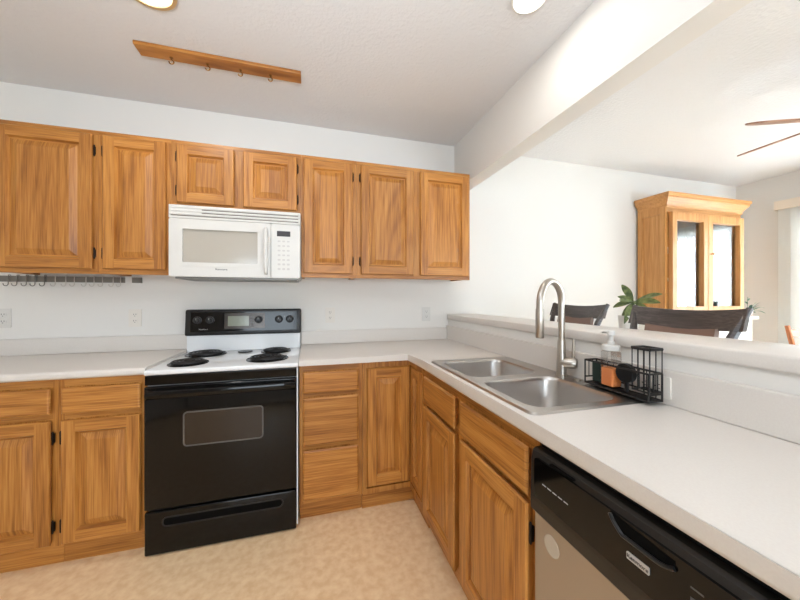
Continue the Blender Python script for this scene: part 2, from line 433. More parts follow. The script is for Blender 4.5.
base('oak base cabinet at the far left, left of the cabinet beside the stove', .43, (-.79, 0, 0), 0, -BF, [('drawer', .025, .412, .752, .878), ('door', .025, .412, .125, .722, 1)])
base('oak base cabinet with drawer and door directly left of the stove', .365, (-.36, 0, 0), 0, -BF, [('drawer', .022, .346, .752, .878), ('door', .022, .346, .125, .722, -1)])
base('oak base cabinet with three stacked drawers directly right of the stove', .372, (.758, 0, 0), 0, -BF,
     [('drawer', .020, .342, .756, .880), ('drawer', .020, .342, .452, .730), ('drawer', .020, .342, .132, .424)])

# corner cabinet with an L-shaped inset door
XP = 1.4346          # face plane of the peninsula
XB = 1.970           # back of the peninsula cabinets
t = thing('corner_cabinet', 'oak corner cabinet with folded two-panel door in the counter corner', 'cabinet', (1.130, 0, 0), 0, 'oak base cabinets')
ox = 1.130
bm = bmesh.new()
xi = XP-ox
bx(bm, .001, XB-ox-.001, -.30, -.022, .105, .917); bx(bm, xi+.019, XB-ox-.001, -.829, -.30, .105, .917); bx(bm, .001, xi+.019, BF+.02, -.30, .105, .917)
obj('carcass', bm, OAK_Z, t)
bm = bmesh.new()
bx(bm, .0005, .022, BF, BF+.018, .105, .917); bx(bm, .022, xi, BF, BF+.018, .884, .917); bx(bm, .022, xi, BF, BF+.018, .105, .138)
bx(bm, xi, xi+.018, -.829, BF+.018, .884, .917); bx(bm, xi, xi+.018, -.829, BF+.018, .105, .138); bx(bm, xi, xi+.018, -.829, -.808, .138, .884)
obj('face_frame', bm, OAK_Z, t)
bm = bmesh.new()
bx(bm, .001, xi+.05, BF+.036, BF+.052, 0, .105); bx(bm, xi+.034, xi+.05, -.829, BF+.036, 0, .105); obj('toe_kick', bm, OAK_X, t)
d = panel_door('door', .027, xi-.001, .144, .877, BF+.019, t)
d2 = panel_door('door', .003, .203, .144, .877, 0, t)
d2.location = (xi+.019, BF-.001, 0); d2.rotation_euler = (0, 0, -PI/2)

base('oak sink cabinet with two false drawer fronts on the peninsula', .926, (XB, -.830, 0), -PI/2, XB-XP,
     [('drawer', .050, .431, .742, .884), ('drawer', .482, .904, .742, .884), ('door', .050, .431, .125, .722, 0), ('door', .482, .904, .125, .722, 1)])
# end panel beyond the dishwasher
tag(obj('end_panel', box(XP, XB-.002, -2.40, -2.372, 0, .918), OAK_Z), 'oak end panel closing the peninsula past the dishwasher', 'panel')

# ---------------------------------------------------------------- countertops
ZC0, ZC1 = .920, .958
CF = -.6195          # front edge of the back counter
XE = 1.4096          # front edge of the peninsula counter
def nose(bm, test):
    es = [e for e in bm.edges if all(test(v.co) for v in e.verts) and abs(e.verts[0].co.z-e.verts[1].co.z) < 1e-6 and len(e.link_faces) == 2
          and abs(e.link_faces[0].normal.dot(e.link_faces[1].normal)) < .5]
    bmesh.ops.bevel(bm, geom=es, offset=.014, segments=4, affect='EDGES', profile=0.5)
bm = box(-1.06, .009, CF, -.001, ZC0, ZC1); bm.normal_update(); nose(bm, lambda c: abs(c.y-CF) < 1e-4)
cl = tag(obj('countertop', bm, LAM, None, True), 'short cream laminate countertop left of the stove', 'countertop', 'cream laminate countertops')
obj('backsplash', box(-1.06, .009, -.021, -.0005, ZC1+.0005, 1.06, bev=.003), LAM, cl)
SX0, SX1, SY0, SY1 = 1.475, 1.932, -1.685, -.890   # sink cut-out
bm = cells([.756, XE, SX0, SX1, 1.975], [-2.42, SY0, SY1, CF, -.001],
           lambda x, y: (y > CF or x > XE) and not (SX0 < x < SX1 and SY0 < y < SY1), ZC0, ZC1)
bm.normal_update()
nose(bm, lambda c: (abs(c.y-CF) < 1e-4 and c.x < XE+1e-4) or (abs(c.x-XE) < 1e-4 and c.y < CF+1e-4))
cr = tag(obj('countertop', bm, LAM, None, True), 'long L-shaped cream laminate countertop holding the sink', 'countertop', 'cream laminate countertops')
obj('backsplash', box(.756, 1.9535, -.021, -.0005, ZC1+.0005, 1.06, bev=.003), LAM, cr)
obj('backsplash', box(1.9545, 1.9750, -2.42, -.0005, ZC1+.0005, 1.074, bev=.003), LAM, cr)
tag(obj('bar_ledge', box(1.962, 2.262, -2.44, -.001, 1.1245, 1.169, bev=.008, seg=3), LAM, None, True), 'raised cream bar ledge on the half wall behind the sink', 'bar top')

# ---------------------------------------------------------------- stove
RX = .0125; RW = .7395
R = thing('stove', 'white and black electric coil stove between the counters', 'stove', (RX, 0, 0))
bm = box(0, RW, -.598, -.03, .03, .918); bx(bm, .03, .08, -.55, -.5, 0, .03); bx(bm, RW-.08, RW-.03, -.55, -.5, 0, .03); bx(bm, .03, .08, -.12, -.07, 0, .03); bx(bm, RW-.08, RW-.03, -.12, -.07, 0, .03)
bx(bm, RW-.006, RW, -.636, -.598, .03, .918)
obj('body', bm, ENAMEL, R)
obj('cooktop', box(-.003, RW+.003, -.640, -.03, .919, .945, bev=.009, seg=3), ENAMEL, R, True)
# burners
for cx, cy, r in ((.150, -.490, .094), (.158, -.200, .112), (.560, -.465, .112), (.582, -.195, .092)):
    bm = bmesh.new()
    lathe(bm, [(r*.55, .9458), (r*.9, .9462), (r*1.0, .9480), (r*1.02, .9495), (r*1.05, .9495), (r*1.06, .9458)], (cx, cy, 0), 40)
    p = obj('burner', bm, PAN, R, True)
    bm = bmesh.new(); turns = 4; pts = []
    for k in range(turns*26+1):
        a = 2*PI*k/26; rr = r*.20+(r*.92-r*.20)*k/(turns*26); pts.append((cx+rr*math.cos(a), cy+rr*math.sin(a), .957))
    tube(bm, pts, .0068, 8)
    for a in (0, 2.1, 4.2): bx(bm, cx-.002+.0, cx+.002, cy-.002, cy+.002, .946, .951)
    for a in (.5, 2.6, 4.7):
        tube(bm, [(cx+.01*math.cos(a), cy+.01*math.sin(a), .9502), (cx+r*.95*math.cos(a), cy+r*.95*math.sin(a), .9502)], .003, 6)
    obj('coil', bm, COIL, p, True)
bm = bmesh.new(); lathe(bm, [(.046, .945), (.048, .949), (.042, .952), (.020, .950), (0, .949)], (.382, -.160, 0), 30)
obj('oven_vent', bm, PAN, R, True)
# back guard
obj('back_riser', box(.004, RW-.004, -.072, -.030, .9455, 1.062), ENAMEL, R)
bm = box(-.006, RW+.004, -.092, -.022, 1.055, 1.232, bev=.012, seg=3)
for v in bm.verts:
    if v.co.y < -.05: v.co.y += (v.co.z-1.055)*.10
con = obj('control_console', bm, BLACKPL, R, True)
def sl(z): return -.092+(z-1.055)*.10
def slab(bm, x0, x1, z0, z1, t, mi=0):
    v = []
    for y in (0.001, -t):
        for x, z in ((x0, z0), (x1, z0), (x1, z1), (x0, z1)): v.append(bm.verts.new((x, sl(z)+y, z)))
    for f in ((0, 1, 2, 3), (4, 5, 6, 7), (0, 1, 5, 4), (1, 2, 6, 5), (2, 3, 7, 6), (3, 0, 4, 7)):
        g = bm.faces.new([v[k] for k in f]); g.material_index = mi
    return bm
obj('control_panel', slab(bmesh.new(), .030, .712, 1.082, 1.214, .0025), BLACKGL, con)
obj('clock_panel', slab(bmesh.new(), .235, .495, 1.098, 1.206, .0038), BRONZEPANEL, con)
obj('display', slab(bmesh.new(), .258, .392, 1.116, 1.186, .0046), DISPLAY, con)
bm = bmesh.new()
for k in range(4): slab(bm, .400+.0*k, .424, 1.112+.02*k, 1.124+.02*k, .0044)
obj('button', bm, GREYLINE, con)
for kx in (.070, .147, .455, .590, .664):
    bm = bmesh.new(); z = 1.158; y = sl(z)-.0025
    if kx > .40 and kx < .5: y -= .0014
    lathe(bm, [(.026, -.000), (.026, -.003), (.019, -.006), (.018, -.022), (.015, -.025), (0, -.025)], (kx, y, z), 24, 'y')
    bx(bm, kx-.0045, kx+.0045, y-.030, y-.02, z-.018, z+.018, bev=.002)
    k_ = obj('knob', bm, BLACKPL, con, True)
    bm = bmesh.new(); bx(bm, kx-.001, kx+.001, y-.0306, y-.0300, z+.004, z+.017); obj('pointer', bm, PRINT, k_)
    bm = bmesh.new()
    lathe(bm, [(.0285, -.0004), (.0285, -.0012), (.0275, -.0012), (.0275, -.0004)], (kx, y, z), 28, 'y'); obj('dial_ring', bm, GREYLINE, k_)
text_mesh('logo', 'Kenmore', .014, (.108, sl(1.098)-.0032, 1.098), FRONT, PRINT, con)
# front
obj('trim_strip', box(.001, RW-.008, -.634, -.599, .868, .917, bev=.004), BLACKGL, R)
dr = obj('oven_door', box(.001, RW-.008, -.640, -.599, .238, .862, bev=.006, seg=3), BLACKGL, R, True)
bm = bmesh.new(); rplate(bm, .175, .557, .545, .722, .018, -.6415, -.6375); obj('window', bm, OVENWIN, dr)
bm = bmesh.new(); rplate(bm, .173, .559, .543, .724, .020, -.6425, -.6375, hole=(.180, .552, .550, .717, .014)); obj('window_border', bm, GREYLINE, dr)
bm = bmesh.new(); n = 16; pr = [(-.640, .852), (-.652, .850), (-.676, .838), (-.681, .822), (-.676, .808), (-.660, .800), (-.652, .806), (-.656, .822), (-.648, .832), (-.640, .834)]
rg = []
for i in range(n+1):
    u = i/n; x = .012+(RW-.024)*u; k = (1-abs(2*u-1)**6)
    rg.append([bm.verts.new((x, -.640+(y+.640)*(.55+.45*k), z+.004*k)) for y, z in pr])
for a, b in zip(rg, rg[1:]):
    for k in range(len(pr)): bm.faces.new((a[k], a[(k+1) % len(pr)], b[(k+1) % len(pr)], b[k]))
bm.faces.new(rg[0]); bm.faces.new(rg[-1])
obj('door_handle', bm, BLACKGL, dr, True)
dw = bmesh.new(); bx(dw, .001, RW-.008, -.638, -.599, .006, .226, bev=.008, seg=3)
dwr = obj('storage_drawer', dw, BLACKGL, R, True)
bm = bmesh.new(); rplate(bm, .085, RW-.085, .150, .188, .017, -.6388, -.630); obj('pull_shade', bm, RECESS_SHADE, dwr)  # flush plate, recess shade painted on as black
bm = bmesh.new(); rplate(bm, .078, RW-.078, .143, .195, .024, -.6405, -.634, hole=(.085, RW-.085, .150, .188, .017)); obj('pull_rim', bm, BLACKPL, dwr, True)

# ---------------------------------------------------------------- microwave
MX0, MX1, MZ0, MZ1 = .035, .759, 1.427, 1.853
M = thing('microwave', 'white over-the-range microwave under the short upper cabinet', 'microwave', (MX0, 0, MZ0))
W = MX1-MX0; H = MZ1-MZ0
obj('body', box(0, W, -.385, -.003, .012, H, bev=.004), WHITEPL, M)
obj('underside_vent', box(.02, W-.02, -.37, -.03, .0, .012), GREYMET, M)
bm = bmesh.new(); bx(bm, 0, W, -.412, -.3855, H-.078, H, bev=.004)
g = obj('vent_grille', bm, WHITEPL, M)
bm = bmesh.new()
for k in range(3): bx(bm, .012 if k == 2 else .17, W-.012, -.4135, -.410, H-.022-.019*k-.004, H-.022-.019*k+.001)
obj('slot', bm, MWSLOT_SHADE, g)  # raised strips, slot depth put in as shade colour
bm = bmesh.new()
for k in range(3): bx(bm, .004, W-.004, -.4155, -.4105, H-.0125-.019*k-.006, H-.0125-.019*k+.003, bev=.002)
obj('louver', bm, WHITEPL, g)
dz1 = H-.081
bm = bmesh.new(); rplate(bm, .004, .548, .010, dz1, .010, -.418, -.3855, hole=(.072, .475, .092, .288, .006))
md = obj('door', bm, WHITEPL, M)
obj('window', box(.072, .475, -.410, -.400, .092, .288), MWWIN, md)
bm = bmesh.new(); rplate(bm, .050, .498, .070, .310, .014, -.4205, -.417, hole=(.073, .474, .093, .287, .006)); obj('window_frame', bm, WHITEPL, md)
bm = bmesh.new(); z0 = .035; z1 = dz1-.03
tube(bm, [(.522, -.416, z0), (.522, -.440, z0+.012), (.522, -.446, z0+.04), (.522, -.448, (z0+z1)/2), (.522, -.446, z1-.04), (.522, -.440, z1-.012), (.522, -.416, z1)], [.009, .011, .012, .012, .012, .011, .009], 12)
obj('handle', bm, WHITEPL, md, True)
text_mesh('logo', 'Kenmore', .017, (.275, -.4188, .055), FRONT, INK, md)
bm = bmesh.new(); rplate(bm, .551, W-.004, .010, dz1, .010, -.416, -.3855); mp = obj('control_panel', bm, WHITEPL, M)
obj('display', box(.585, .664, -.4175, -.4155, .270, .303), MWDISP, mp)
for r_ in range(7):
    for c_ in range(3):
        x = .592+.027*c_; z = .060+.029*r_
        bm = bmesh.new(); rplate(bm, x-.003, x+.014, z, z+.010 if r_ > 1 else z+.012, .004, -.4167, -.4155); obj('button', bm, BUTTON, mp)
# ---------------------------------------------------------------- dishwasher (faces -x: local x runs towards the camera side)
DY0 = -1.759; DWW = .610
D = thing('dishwasher', 'stainless dishwasher with black control panel built into the peninsula', 'dishwasher', (XB, DY0, 0), -PI/2)
dd = XB-XP
obj('tub', box(.004, DWW-.004, -dd+.01, -.03, .10, .905), BLACKPL, D)
obj('toe_panel', box(.006, DWW-.006, -dd+.055, -dd+.045, .005, .10), BLACKPL, D)
do = obj('door', box(.004, DWW-.004, -dd-.014, -dd+.008, .105, .722, bev=.003), DWSTEEL, D)
# control panel: slightly bowed fascia
bm = bmesh.new(); prof = [(.008, .725), (-.020, .725), (-.026, .732), (-.027, .76), (-.024, .87), (-.018, .893), (-.010, .898), (.008, .898)]
L_ = [bm.verts.new((.003, -dd+y, z)) for y, z in prof]; R_ = [bm.verts.new((DWW-.003, -dd+y, z)) for y, z in prof]
for k in range(len(prof)): bm.faces.new((L_[k], L_[(k+1) % len(prof)], R_[(k+1) % len(prof)], R_[k]))
bm.faces.new(L_); bm.faces.new(R_)
cp = obj('control_panel', bm, DWPLAST, D)
yfp = -dd-.0262
bm = bmesh.new(); rplate(bm, .018, DWW-.02, .772, .880, .012, yfp-.0012, yfp+.006); obj('control_glass', bm, BLACKGL, cp)
bm = bmesh.new(); rplate(bm, .075, .150, .884, .8885, .002, yfp-.0012, yfp+.006); obj('vent_slot_shade', bm, RECESS_SHADE, cp)  # thin plate painted black as the shade in a slot
bm = bmesh.new()       # latch grip: flat sheet, pocket shade painted black, above a raised lower lip
n = 18; up = []; lo = []
for i in range(n+1):
    u = i/n; x = .245+.118*u; s = math.sin(PI*u)
    up.append((x, .880-.010*u)); lo.append((x, .877-.027*min(1, u*4.5)**.7+.010*max(0, (u-.75)/.25)**2))
A = [bm.verts.new((x, yfp-.002, z)) for x, z in up]; B = [bm.verts.new((x, yfp-.002, z)) for x, z in lo]
for k in range(n): bm.faces.new((A[k], A[k+1], B[k+1], B[k]))
obj('grip_shade', bm, RECESS_SHADE, cp)
bm = bmesh.new(); tube(bm, [(x, yfp-.003, z-.002) for x, z in lo], .0042, 8); obj('grip_lip', bm, BLACKPL, cp, True)
bm = bmesh.new(); rplate(bm, .280, .322, .811, .825, .002, yfp-.0035, yfp); bd = obj('badge', bm, BADGE, cp)
text_mesh('lettering', 'Kenmore', .0105, (.301, yfp-.0039, .818), FRONT, INK, bd)
bm = bmesh.new()
for k in range(5): bx(bm, .050+.018*k, .063+.018*k, yfp-.0016, yfp-.0012, .820, .8225)
obj('printed_marks', bm, PRINT, cp)
for k in range(6):
    bm = bmesh.new(); x = .385+.032*k
    bx(bm, x, x+.018, yfp-.0016, yfp-.0010, .846, .849); bx(bm, x, x+.020, yfp-.0022, yfp-.0010, .822, .832, bev=.0005); obj('button', bm, GREYLINE, cp)
bm = bmesh.new(); lathe(bm, [(.026, -.0006), (.026, 0)], (.068, -dd-.0142, .668), 32, 'y'); obj('sticker', bm, STICKER, do)['label'] = 'faded round paper sticker'

# ---------------------------------------------------------------- sink
S = thing('sink', 'stainless double-bowl drop-in sink in the cream countertop', 'sink', (1.70, -1.287, ZC1))
ox, oy = 1.70, -1.287
X0, X1, Y0, Y1 = 1.458-ox, 1.9505-ox, -1.708-oy, -.868-oy
bowls = [(1.497-ox, 1.858-ox, -1.668-oy, -1.330-oy), (1.497-ox, 1.858-ox, -1.272-oy, -.925-oy)]
def rr2(x0, x1, y0, y1, r, n=6): return rrect(x0, x1, y0, y1, r, n)
bm = bmesh.new()
out_t = [bm.verts.new((x, y, .006)) for x, y in rr2(X0+.008, X1-.008, Y0+.008, Y1-.008, .022)]
out_b = [bm.verts.new((x, y, .0008)) for x, y in rr2(X0, X1, Y0, Y1, .030)]
n = len(out_t)
for k in range(n): bm.faces.new((out_b[k], out_b[(k+1) % n], out_t[(k+1) % n], out_t[k]))
edges = [e for e in bm.edges if all(v in set(out_t) for v in e.verts)]
tops = []
for b in bowls:
    t_ = [bm.verts.new((x, y, .006)) for x, y in rr2(*b, .060)]
    tops.append(t_)
    edges += [bm.edges.new((t_[k], t_[(k+1) % n])) for k in range(n)]
bmesh.ops.triangle_fill(bm, use_beauty=True, use_dissolve=False, edges=edges)
deck = obj('deck', bm, STEEL, S)
for b in bowls:
    bm = bmesh.new()
    x0, x1, y0, y1 = b
    prev = None
    for ins, z, r in ((0, .006, .060), (.004, .002, .058), (.008, -.01, .056), (.020, -.135, .055), (.034, -.158, .05), (.060, -.168, .04)):
        ring = [bm.verts.new((x, y, z)) for x, y in rr2(x0+ins, x1-ins, y0+ins, y1-ins, r)]
        if prev:
            for k in range(n): bm.faces.new((prev[k], prev[(k+1) % n], ring[(k+1) % n], ring[k]))
        prev = ring
    bm.faces.new(prev)
    bo = obj('bowl', bm, STEEL, S, True)
    bm = bmesh.new(); lathe(bm, [(.045, -.1675), (.045, -.165), (.038, -.164), (.030, -.1665), (0, -.1665)], ((x0+x1)/2, (y0+y1)/2, 0), 26)
    obj('drain', bm, NICKEL, bo, True)
# faucet
fx, fy = 1.905, -1.345
F = thing('faucet', 'brushed nickel gooseneck pull-down faucet behind the sink', 'faucet', (fx, fy, ZC1+.0065))
bm = bmesh.new(); lathe(bm, [(.027, 0), (.027, .004), (.0215, .007), (.0210, .055), (.0185, .095), (.0170, .150), (.0160, .158), (.0138, .165)], (0, 0, 0), 28); obj('base', bm, NICKEL, F, True)
dirx, diry = math.cos(math.radians(203)), math.sin(math.radians(203))
rad = .098; zt = .322
pts = [(0, 0, .15), (0, 0, .22), (0, 0, .28), (0, 0, zt)]
for k in range(1, 21):
    a = PI-PI*k/20*1.0; h = rad+rad*math.cos(a); pts.append((dirx*h, diry*h, zt+rad*math.sin(a)))
e = (dirx*2*rad, diry*2*rad)
pts += [(e[0], e[1], zt-.02)]
bm = bmesh.new(); tube(bm, pts, .0138, 18); obj('spout', bm, NICKEL, F, True)
bm = bmesh.new(); lathe(bm, [(.0150, zt-.138), (.0168, zt-.134), (.0168, zt-.06), (.0160, zt-.022), (.0156, zt-.018)], (e[0], e[1], 0), 22); sh = obj('spray_head', bm, NICKEL, F, True)
bm = bmesh.new(); lathe(bm, [(.014, zt-.137), (.014, zt-.134)], (e[0], e[1], 0), 18); obj('nozzle', bm, BLACKPL, sh)
lx, ly = .62, -.78
bm = bmesh.new(); tube(bm, [(0, 0, .060), (lx*.02, ly*.02, .060), (lx*.056, ly*.056, .060), (lx*.062, ly*.062, .060)], [.022, .0245, .0245, .020], 18); lv = obj('valve_body', bm, NICKEL, F, True)
bm = bmesh.new(); tube(bm, [(lx*.046, ly*.046, .078), (lx*.047, ly*.047, .11), (lx*.048, ly*.048, .168)], [.0072, .0070, .0060], 10); obj('lever', bm, NICKEL, lv, True)
bm = bmesh.new(); lathe(bm, [(.016, 0), (.016, .004), (.010, .006), (0, .006)], (0, 0, 0), 18)
o = obj('sink_hole_cap', bm, NICKEL, None, True); o.location = (1.912, -1.425, ZC1+.0065); tag(o, 'small round metal cap on the sink ledge right of the faucet', 'sink cap')

# ---------------------------------------------------------------- sink caddy and what stands in it
K = thing('wire_caddy', 'black wire sink caddy on the counter right of the faucet', 'caddy', (1.893, -1.482, ZC1+.0072), math.radians(-93))
L0, DP, HB, HT = .258, .056, .098, .178      # local x along the counter, y towards the bar wall
K['kind'] = 'thing'
def frame_rect(bm, x0, x1, y0, y1, z, r=.0038):
    for a, b in (((x0, y0), (x1, y0)), ((x1, y0), (x1, y1)), ((x1, y1), (x0, y1)), ((x0, y1), (x0, y0))): tube(bm, [(*a, z), (*b, z)], r, 6)
bm = bmesh.new(); frame_rect(bm, 0, L0, 0, DP, .008); bx(bm, .002, L0-.002, .002, DP-.002, .006, .009); obj('tray', bm, BLACKMAT, K)
bm = bmesh.new(); frame_rect(bm, 0, L0, 0, DP, HB, .0036)
for x, y in ((0, 0), (L0, 0), (L0, DP), (0, DP)): tube(bm, [(x, y, .0045), (x, y, HB)], .003, 6)
obj('basket_frame', bm, BLACKMAT, K)
bm = bmesh.new()
for k in range(1, 3): tube(bm, [(0, DP*k/3, .03), (0, DP*k/3, HB)], .0018, 5); tube(bm, [(L0, DP*k/3, .03), (L0, DP*k/3, HB)], .0018, 5)
for k in range(1, 10): tube(bm, [(L0*k/10, DP, .03), (L0*k/10, DP, HB)], .0016, 5)
tube(bm, [(0, 0, .03), (0, DP, .03)], .003, 6); tube(bm, [(0, DP, .03), (L0, DP, .03)], .003, 6); tube(bm, [(L0, DP, .03), (L0, 0, .03)], .003, 6)
obj('basket_wires', bm, BLACKMAT, K)
bm = bmesh.new(); xh = .198
frame_rect(bm, xh, L0, .004, DP, HT, .0055)
for k in range(4): tube(bm, [(xh+(L0-xh)*k/3, .004, .035), (xh+(L0-xh)*k/3, .004, HT)], .0017, 5); tube(bm, [(xh+(L0-xh)*k/3, DP, .01), (xh+(L0-xh)*k/3, DP, HT)], .0017, 5)
for k in range(1, 2): tube(bm, [(xh, .004+(DP-.004)*k/2, .035), (xh, .004+(DP-.004)*k/2, HT)], .0017, 5); tube(bm, [(L0, .004+(DP-.004)*k/2, .035), (L0, .004+(DP-.004)*k/2, HT)], .0017, 5)
frame_rect(bm, xh, L0, .004, DP, .036, .003)
obj('tall_holder', bm, BLACKMAT, K)
KM = Matrix.Translation((1.893, -1.482, ZC1+.006)) @ Matrix.Rotation(math.radians(-93), 4, 'Z')
def kp(x, y, z): return KM @ Vector((x, y, z))
p = kp(.092, .029, .0125)
B = thing('soap_dispenser', 'clear square soap dispenser of orange soap with white pump', 'soap bottle', p, math.radians(-93))
bm = box(-.0275, .0275, -.022, .022, .002, .136, bev=.006); obj('bottle', bm, CLEAR, B)
bm = box(-.0255, .0255, -.020, .020, .004, .072, bev=.004); obj('liquid', bm, SOAP, B)
bm = bmesh.new(); lathe(bm, [(.026, .1365), (.030, .139), (.030, .156), (.027, .159), (.012, .160), (.012, .172), (.008, .173), (.008, .194)], (0, 0, 0), 24); pc = obj('pump_collar', bm, WHITEPL, B, True)
bm = bmesh.new(); lathe(bm, [(.008, .1945), (.013, .196), (.013, .210), (.011, .213), (0, .213)], (0, 0, 0), 18); tube(bm, [(-.008, 0, .205), (-.034, .006, .205), (-.046, .009, .201)], [.006, .005, .004], 8); obj('pump_head', bm, WHITEPL, B, True)
# scrub pad stands between the bottle and the left end
o = obj('scrub_pad', box(-.020, .020, -.008, .008, 0, .082, bev=.006), SPONGE); o.location = kp(.024, .038, .0125); o.rotation_euler = (0, 0, math.radians(-84)); tag(o, 'dark green scouring pad in the caddy beside the soap dispenser', 'scouring pad')
T = thing('dish_brush', 'round black dish brush leaning in the caddy before the tall holder', 'brush', kp(.160, .026, .0125), math.radians(-93))
hz = .068; tilt = math.radians(20)
bm = bmesh.new()
lathe(bm, [(0, -.008), (.022, -.009), (.029, -.008), (.031, 0), (.028, .006), (.022, .010), (0, .011)], (0, 0, 0), 28, 'y')
hd = obj('brush_head', bm, BRISTLE, T, True); hd.location = (0, 0, hz); hd.rotation_euler = (0, tilt, 0)
bm = bmesh.new(); lathe(bm, [(.029, -.0155), (.034, -.013), (.034, .004), (.031, .006), (.029, -.0155)], (0, 0, 0), 28, 'y'); rm = obj('rim', bm, BLACKPL, T, True); rm.location = hd.location; rm.rotation_euler = hd.rotation_euler
bm = bmesh.new(); tube(bm, [(0, 0, .000), (-.001, 0, .018), (-.002, 0, .036)], [.006, .007, .008], 8); obj('handle', bm, BLACKPL, T, True)

# ---------------------------------------------------------------- outlets
def outlet(label, x, z, m, loc=None, rot=None):
    t = thing('wall_outlet', label, 'outlet', loc or (x, -.0005, z), rot or 0, 'wall outlets')
    bm = bmesh.new(); rplate(bm, -.036, .036, -.059, .059, .005, -.006, 0); pl = obj('plate', bm, m, t)
    for dz in (-.021, .021):
        bm = bmesh.new(); rplate(bm, -.017, .017, dz-.014, dz+.014, .011, -.0085, -.0055); r = obj('receptacle', bm, m, t)
        bm = bmesh.new()
        for a in (-.0065, .0065): bx(bm, a-.0012, a+.0012, -.0090, -.0084, dz-.001, dz+.008)
        lathe(bm, [(.0024, -.0090), (.0024, -.0084)], (0, 0, dz-.0075), 10, 'y'); obj('slots', bm, SLOT, r)
    return t
outlet('wall outlet at the far left above the left counter', -.985, 1.188, WHITEPL)
outlet('almond wall outlet just left of the stove', -.308, 1.178, ALMOND)
outlet('almond wall outlet just right of the stove', .970, 1.178, ALMOND)
outlet('white wall outlet in the corner left of the bar ledge', 1.770, 1.175, WHITEPL)
o = outlet('almond outlet lying sideways on the bar backsplash behind the wire caddy', 0, 0, ALMOND, (1.954, -1.700, 1.016), -PI/2)
o.rotation_euler = (0, PI/2, -PI/2); o.rotation_mode = 'XYZ'
o.rotation_euler = (Matrix.Rotation(-PI/2, 3, 'Z') @ Matrix.Rotation(PI/2, 3, 'Y')).to_euler()

# ---------------------------------------------------------------- rail of hooks under the left uppers
U = thing('hook_rail', 'grey metal rail with pale hanging hooks under the left upper cabinets', 'hook rail', (-.99, -.0005, 1.412))
obj('bar', box(0, .625, -.022, 0, 0, .036), GREYMET, U)
obj('end_bracket', box(.672, .722, -.022, 0, .000, .036), GREYMET, U)
hx = [.045, .085, .130, .172, .218, .272, .325, .368, .428, .470, .515, .572, .612]
for i, x in enumerate(hx):
    bm = bmesh.new(); y = -.026
    pts = [(x, -.010, .040), (x, y, .041), (x, y-.002, .02), (x+.001, y-.003, -.012)]
    for k in range(1, 8):
        a = PI*k/8*1.25; pts.append((x+.001-.012+.012*math.cos(a), y-.004, -.014-.012*math.sin(a)))
    tube(bm, pts, .0026, 6); obj('hook', bm, HOOKM if i > 4 else GREYMET, U, True)

# ---------------------------------------------------------------- ceiling pieces
Q = thing('hook_board', 'oak board with four brass cup hooks mounted on the ceiling', 'hook board', (-.055, -.595, HC))
obj('board', box(0, .822, 0, .088, -.020, -.0005, bev=.003), OAK_X, Q)
for x in (.150, .325, .490, .650):
    bm = bmesh.new(); y = .060
    lathe(bm, [(.0025, -.024), (.009, -.0225), (.009, -.0205)], (x, y, 0), 12)
    pts = [(x, y, -.021), (x, y, -.032)]
    for k in range(0, 10):
        a = PI/2-PI*1.5*k/9; pts.append((x+.011*math.cos(a), y, -.043+.011*math.sin(a)))
    tube(bm, pts, .0034, 7); obj('cup_hook', bm, BRASS, Q, True)
def can(label, x, y, r, power, trim=TRIMW, tw_=.022):
    t = thing('recessed_light', label, 'ceiling light', (x, y, HC), 0, 'recessed kitchen lights')
    bm = bmesh.new(); lathe(bm, [(r+tw_, -.0005), (r+tw_-.002, -.010), (r+.004, -.012), (r, -.004), (r, -.0005)], (0, 0, 0), 40); obj('trim_ring', bm, trim, t, True)
    bm = bmesh.new(); lathe(bm, [(r, -.003), (r*.7, -.007), (0, -.009)], (0, 0, 0), 36); obj('lens', bm, LAMP, t, True)
    l = bpy.data.lights.new('bulb', 'AREA'); l.shape = 'DISK'; l.size = 2*r*.9; l.energy = power; l.color = (1.0, .97, .92)
    o = bpy.data.objects.new('bulb', l); C.objects.link(o); o.parent = t; o.location = (0, 0, -.02)
can('recessed ceiling light with brass trim nearest the hook board', .150, -.940, .088, 4, BRASSTRIM)
can('white-trimmed recessed ceiling light close to the beam', 1.745, -1.335, .064, 1.9, TRIMW, .014)
# ceiling fan in the living area
hx, hy, hz = 3.641, -1.514, 2.300
f = thing('ceiling_fan', 'ceiling fan with slim wooden blades in the room beyond the bar', 'ceiling fan', (hx, hy, hz))
bm = bmesh.new(); lathe(bm, [(.0, -.10), (.06, -.095), (.10, -.06), (.115, -.01), (.10, .05), (.05, .075), (.018, .085), (.018, .22), (.05, .24), (.065, HC-hz-.001)], (0, 0, 0), 32); obj('motor_housing', bm, TRIMW, f, True)
for k in range(5):
    a = math.radians(156.5-72*k)
    bm = bmesh.new(); n = 14; T_ = []; Bt = []
    prof = [(.10, .024), (.16, .034), (.23, .041), (.33, .045), (.40, .042), (.445, .032), (.468, .018), (.475, .0)]
    outline = [(x, w_) for x, w_ in prof]+[(x, -w_) for x, w_ in prof[::-1][1:]]
    tp = [bm.verts.new((x, y, .004-y*.30)) for x, y in outline]; bt = [bm.verts.new((x, y, -.004-y*.30)) for x, y in outline]
    bm.faces.new(tp); bm.faces.new(bt)
    for i in range(len(tp)): bm.faces.new((tp[i], tp[(i+1) % len(tp)], bt[(i+1) % len(tp)], bt[i]))
    b_ = obj('blade', bm, FAN_WOOD, f); b_.rotation_euler = (0, 0, a)

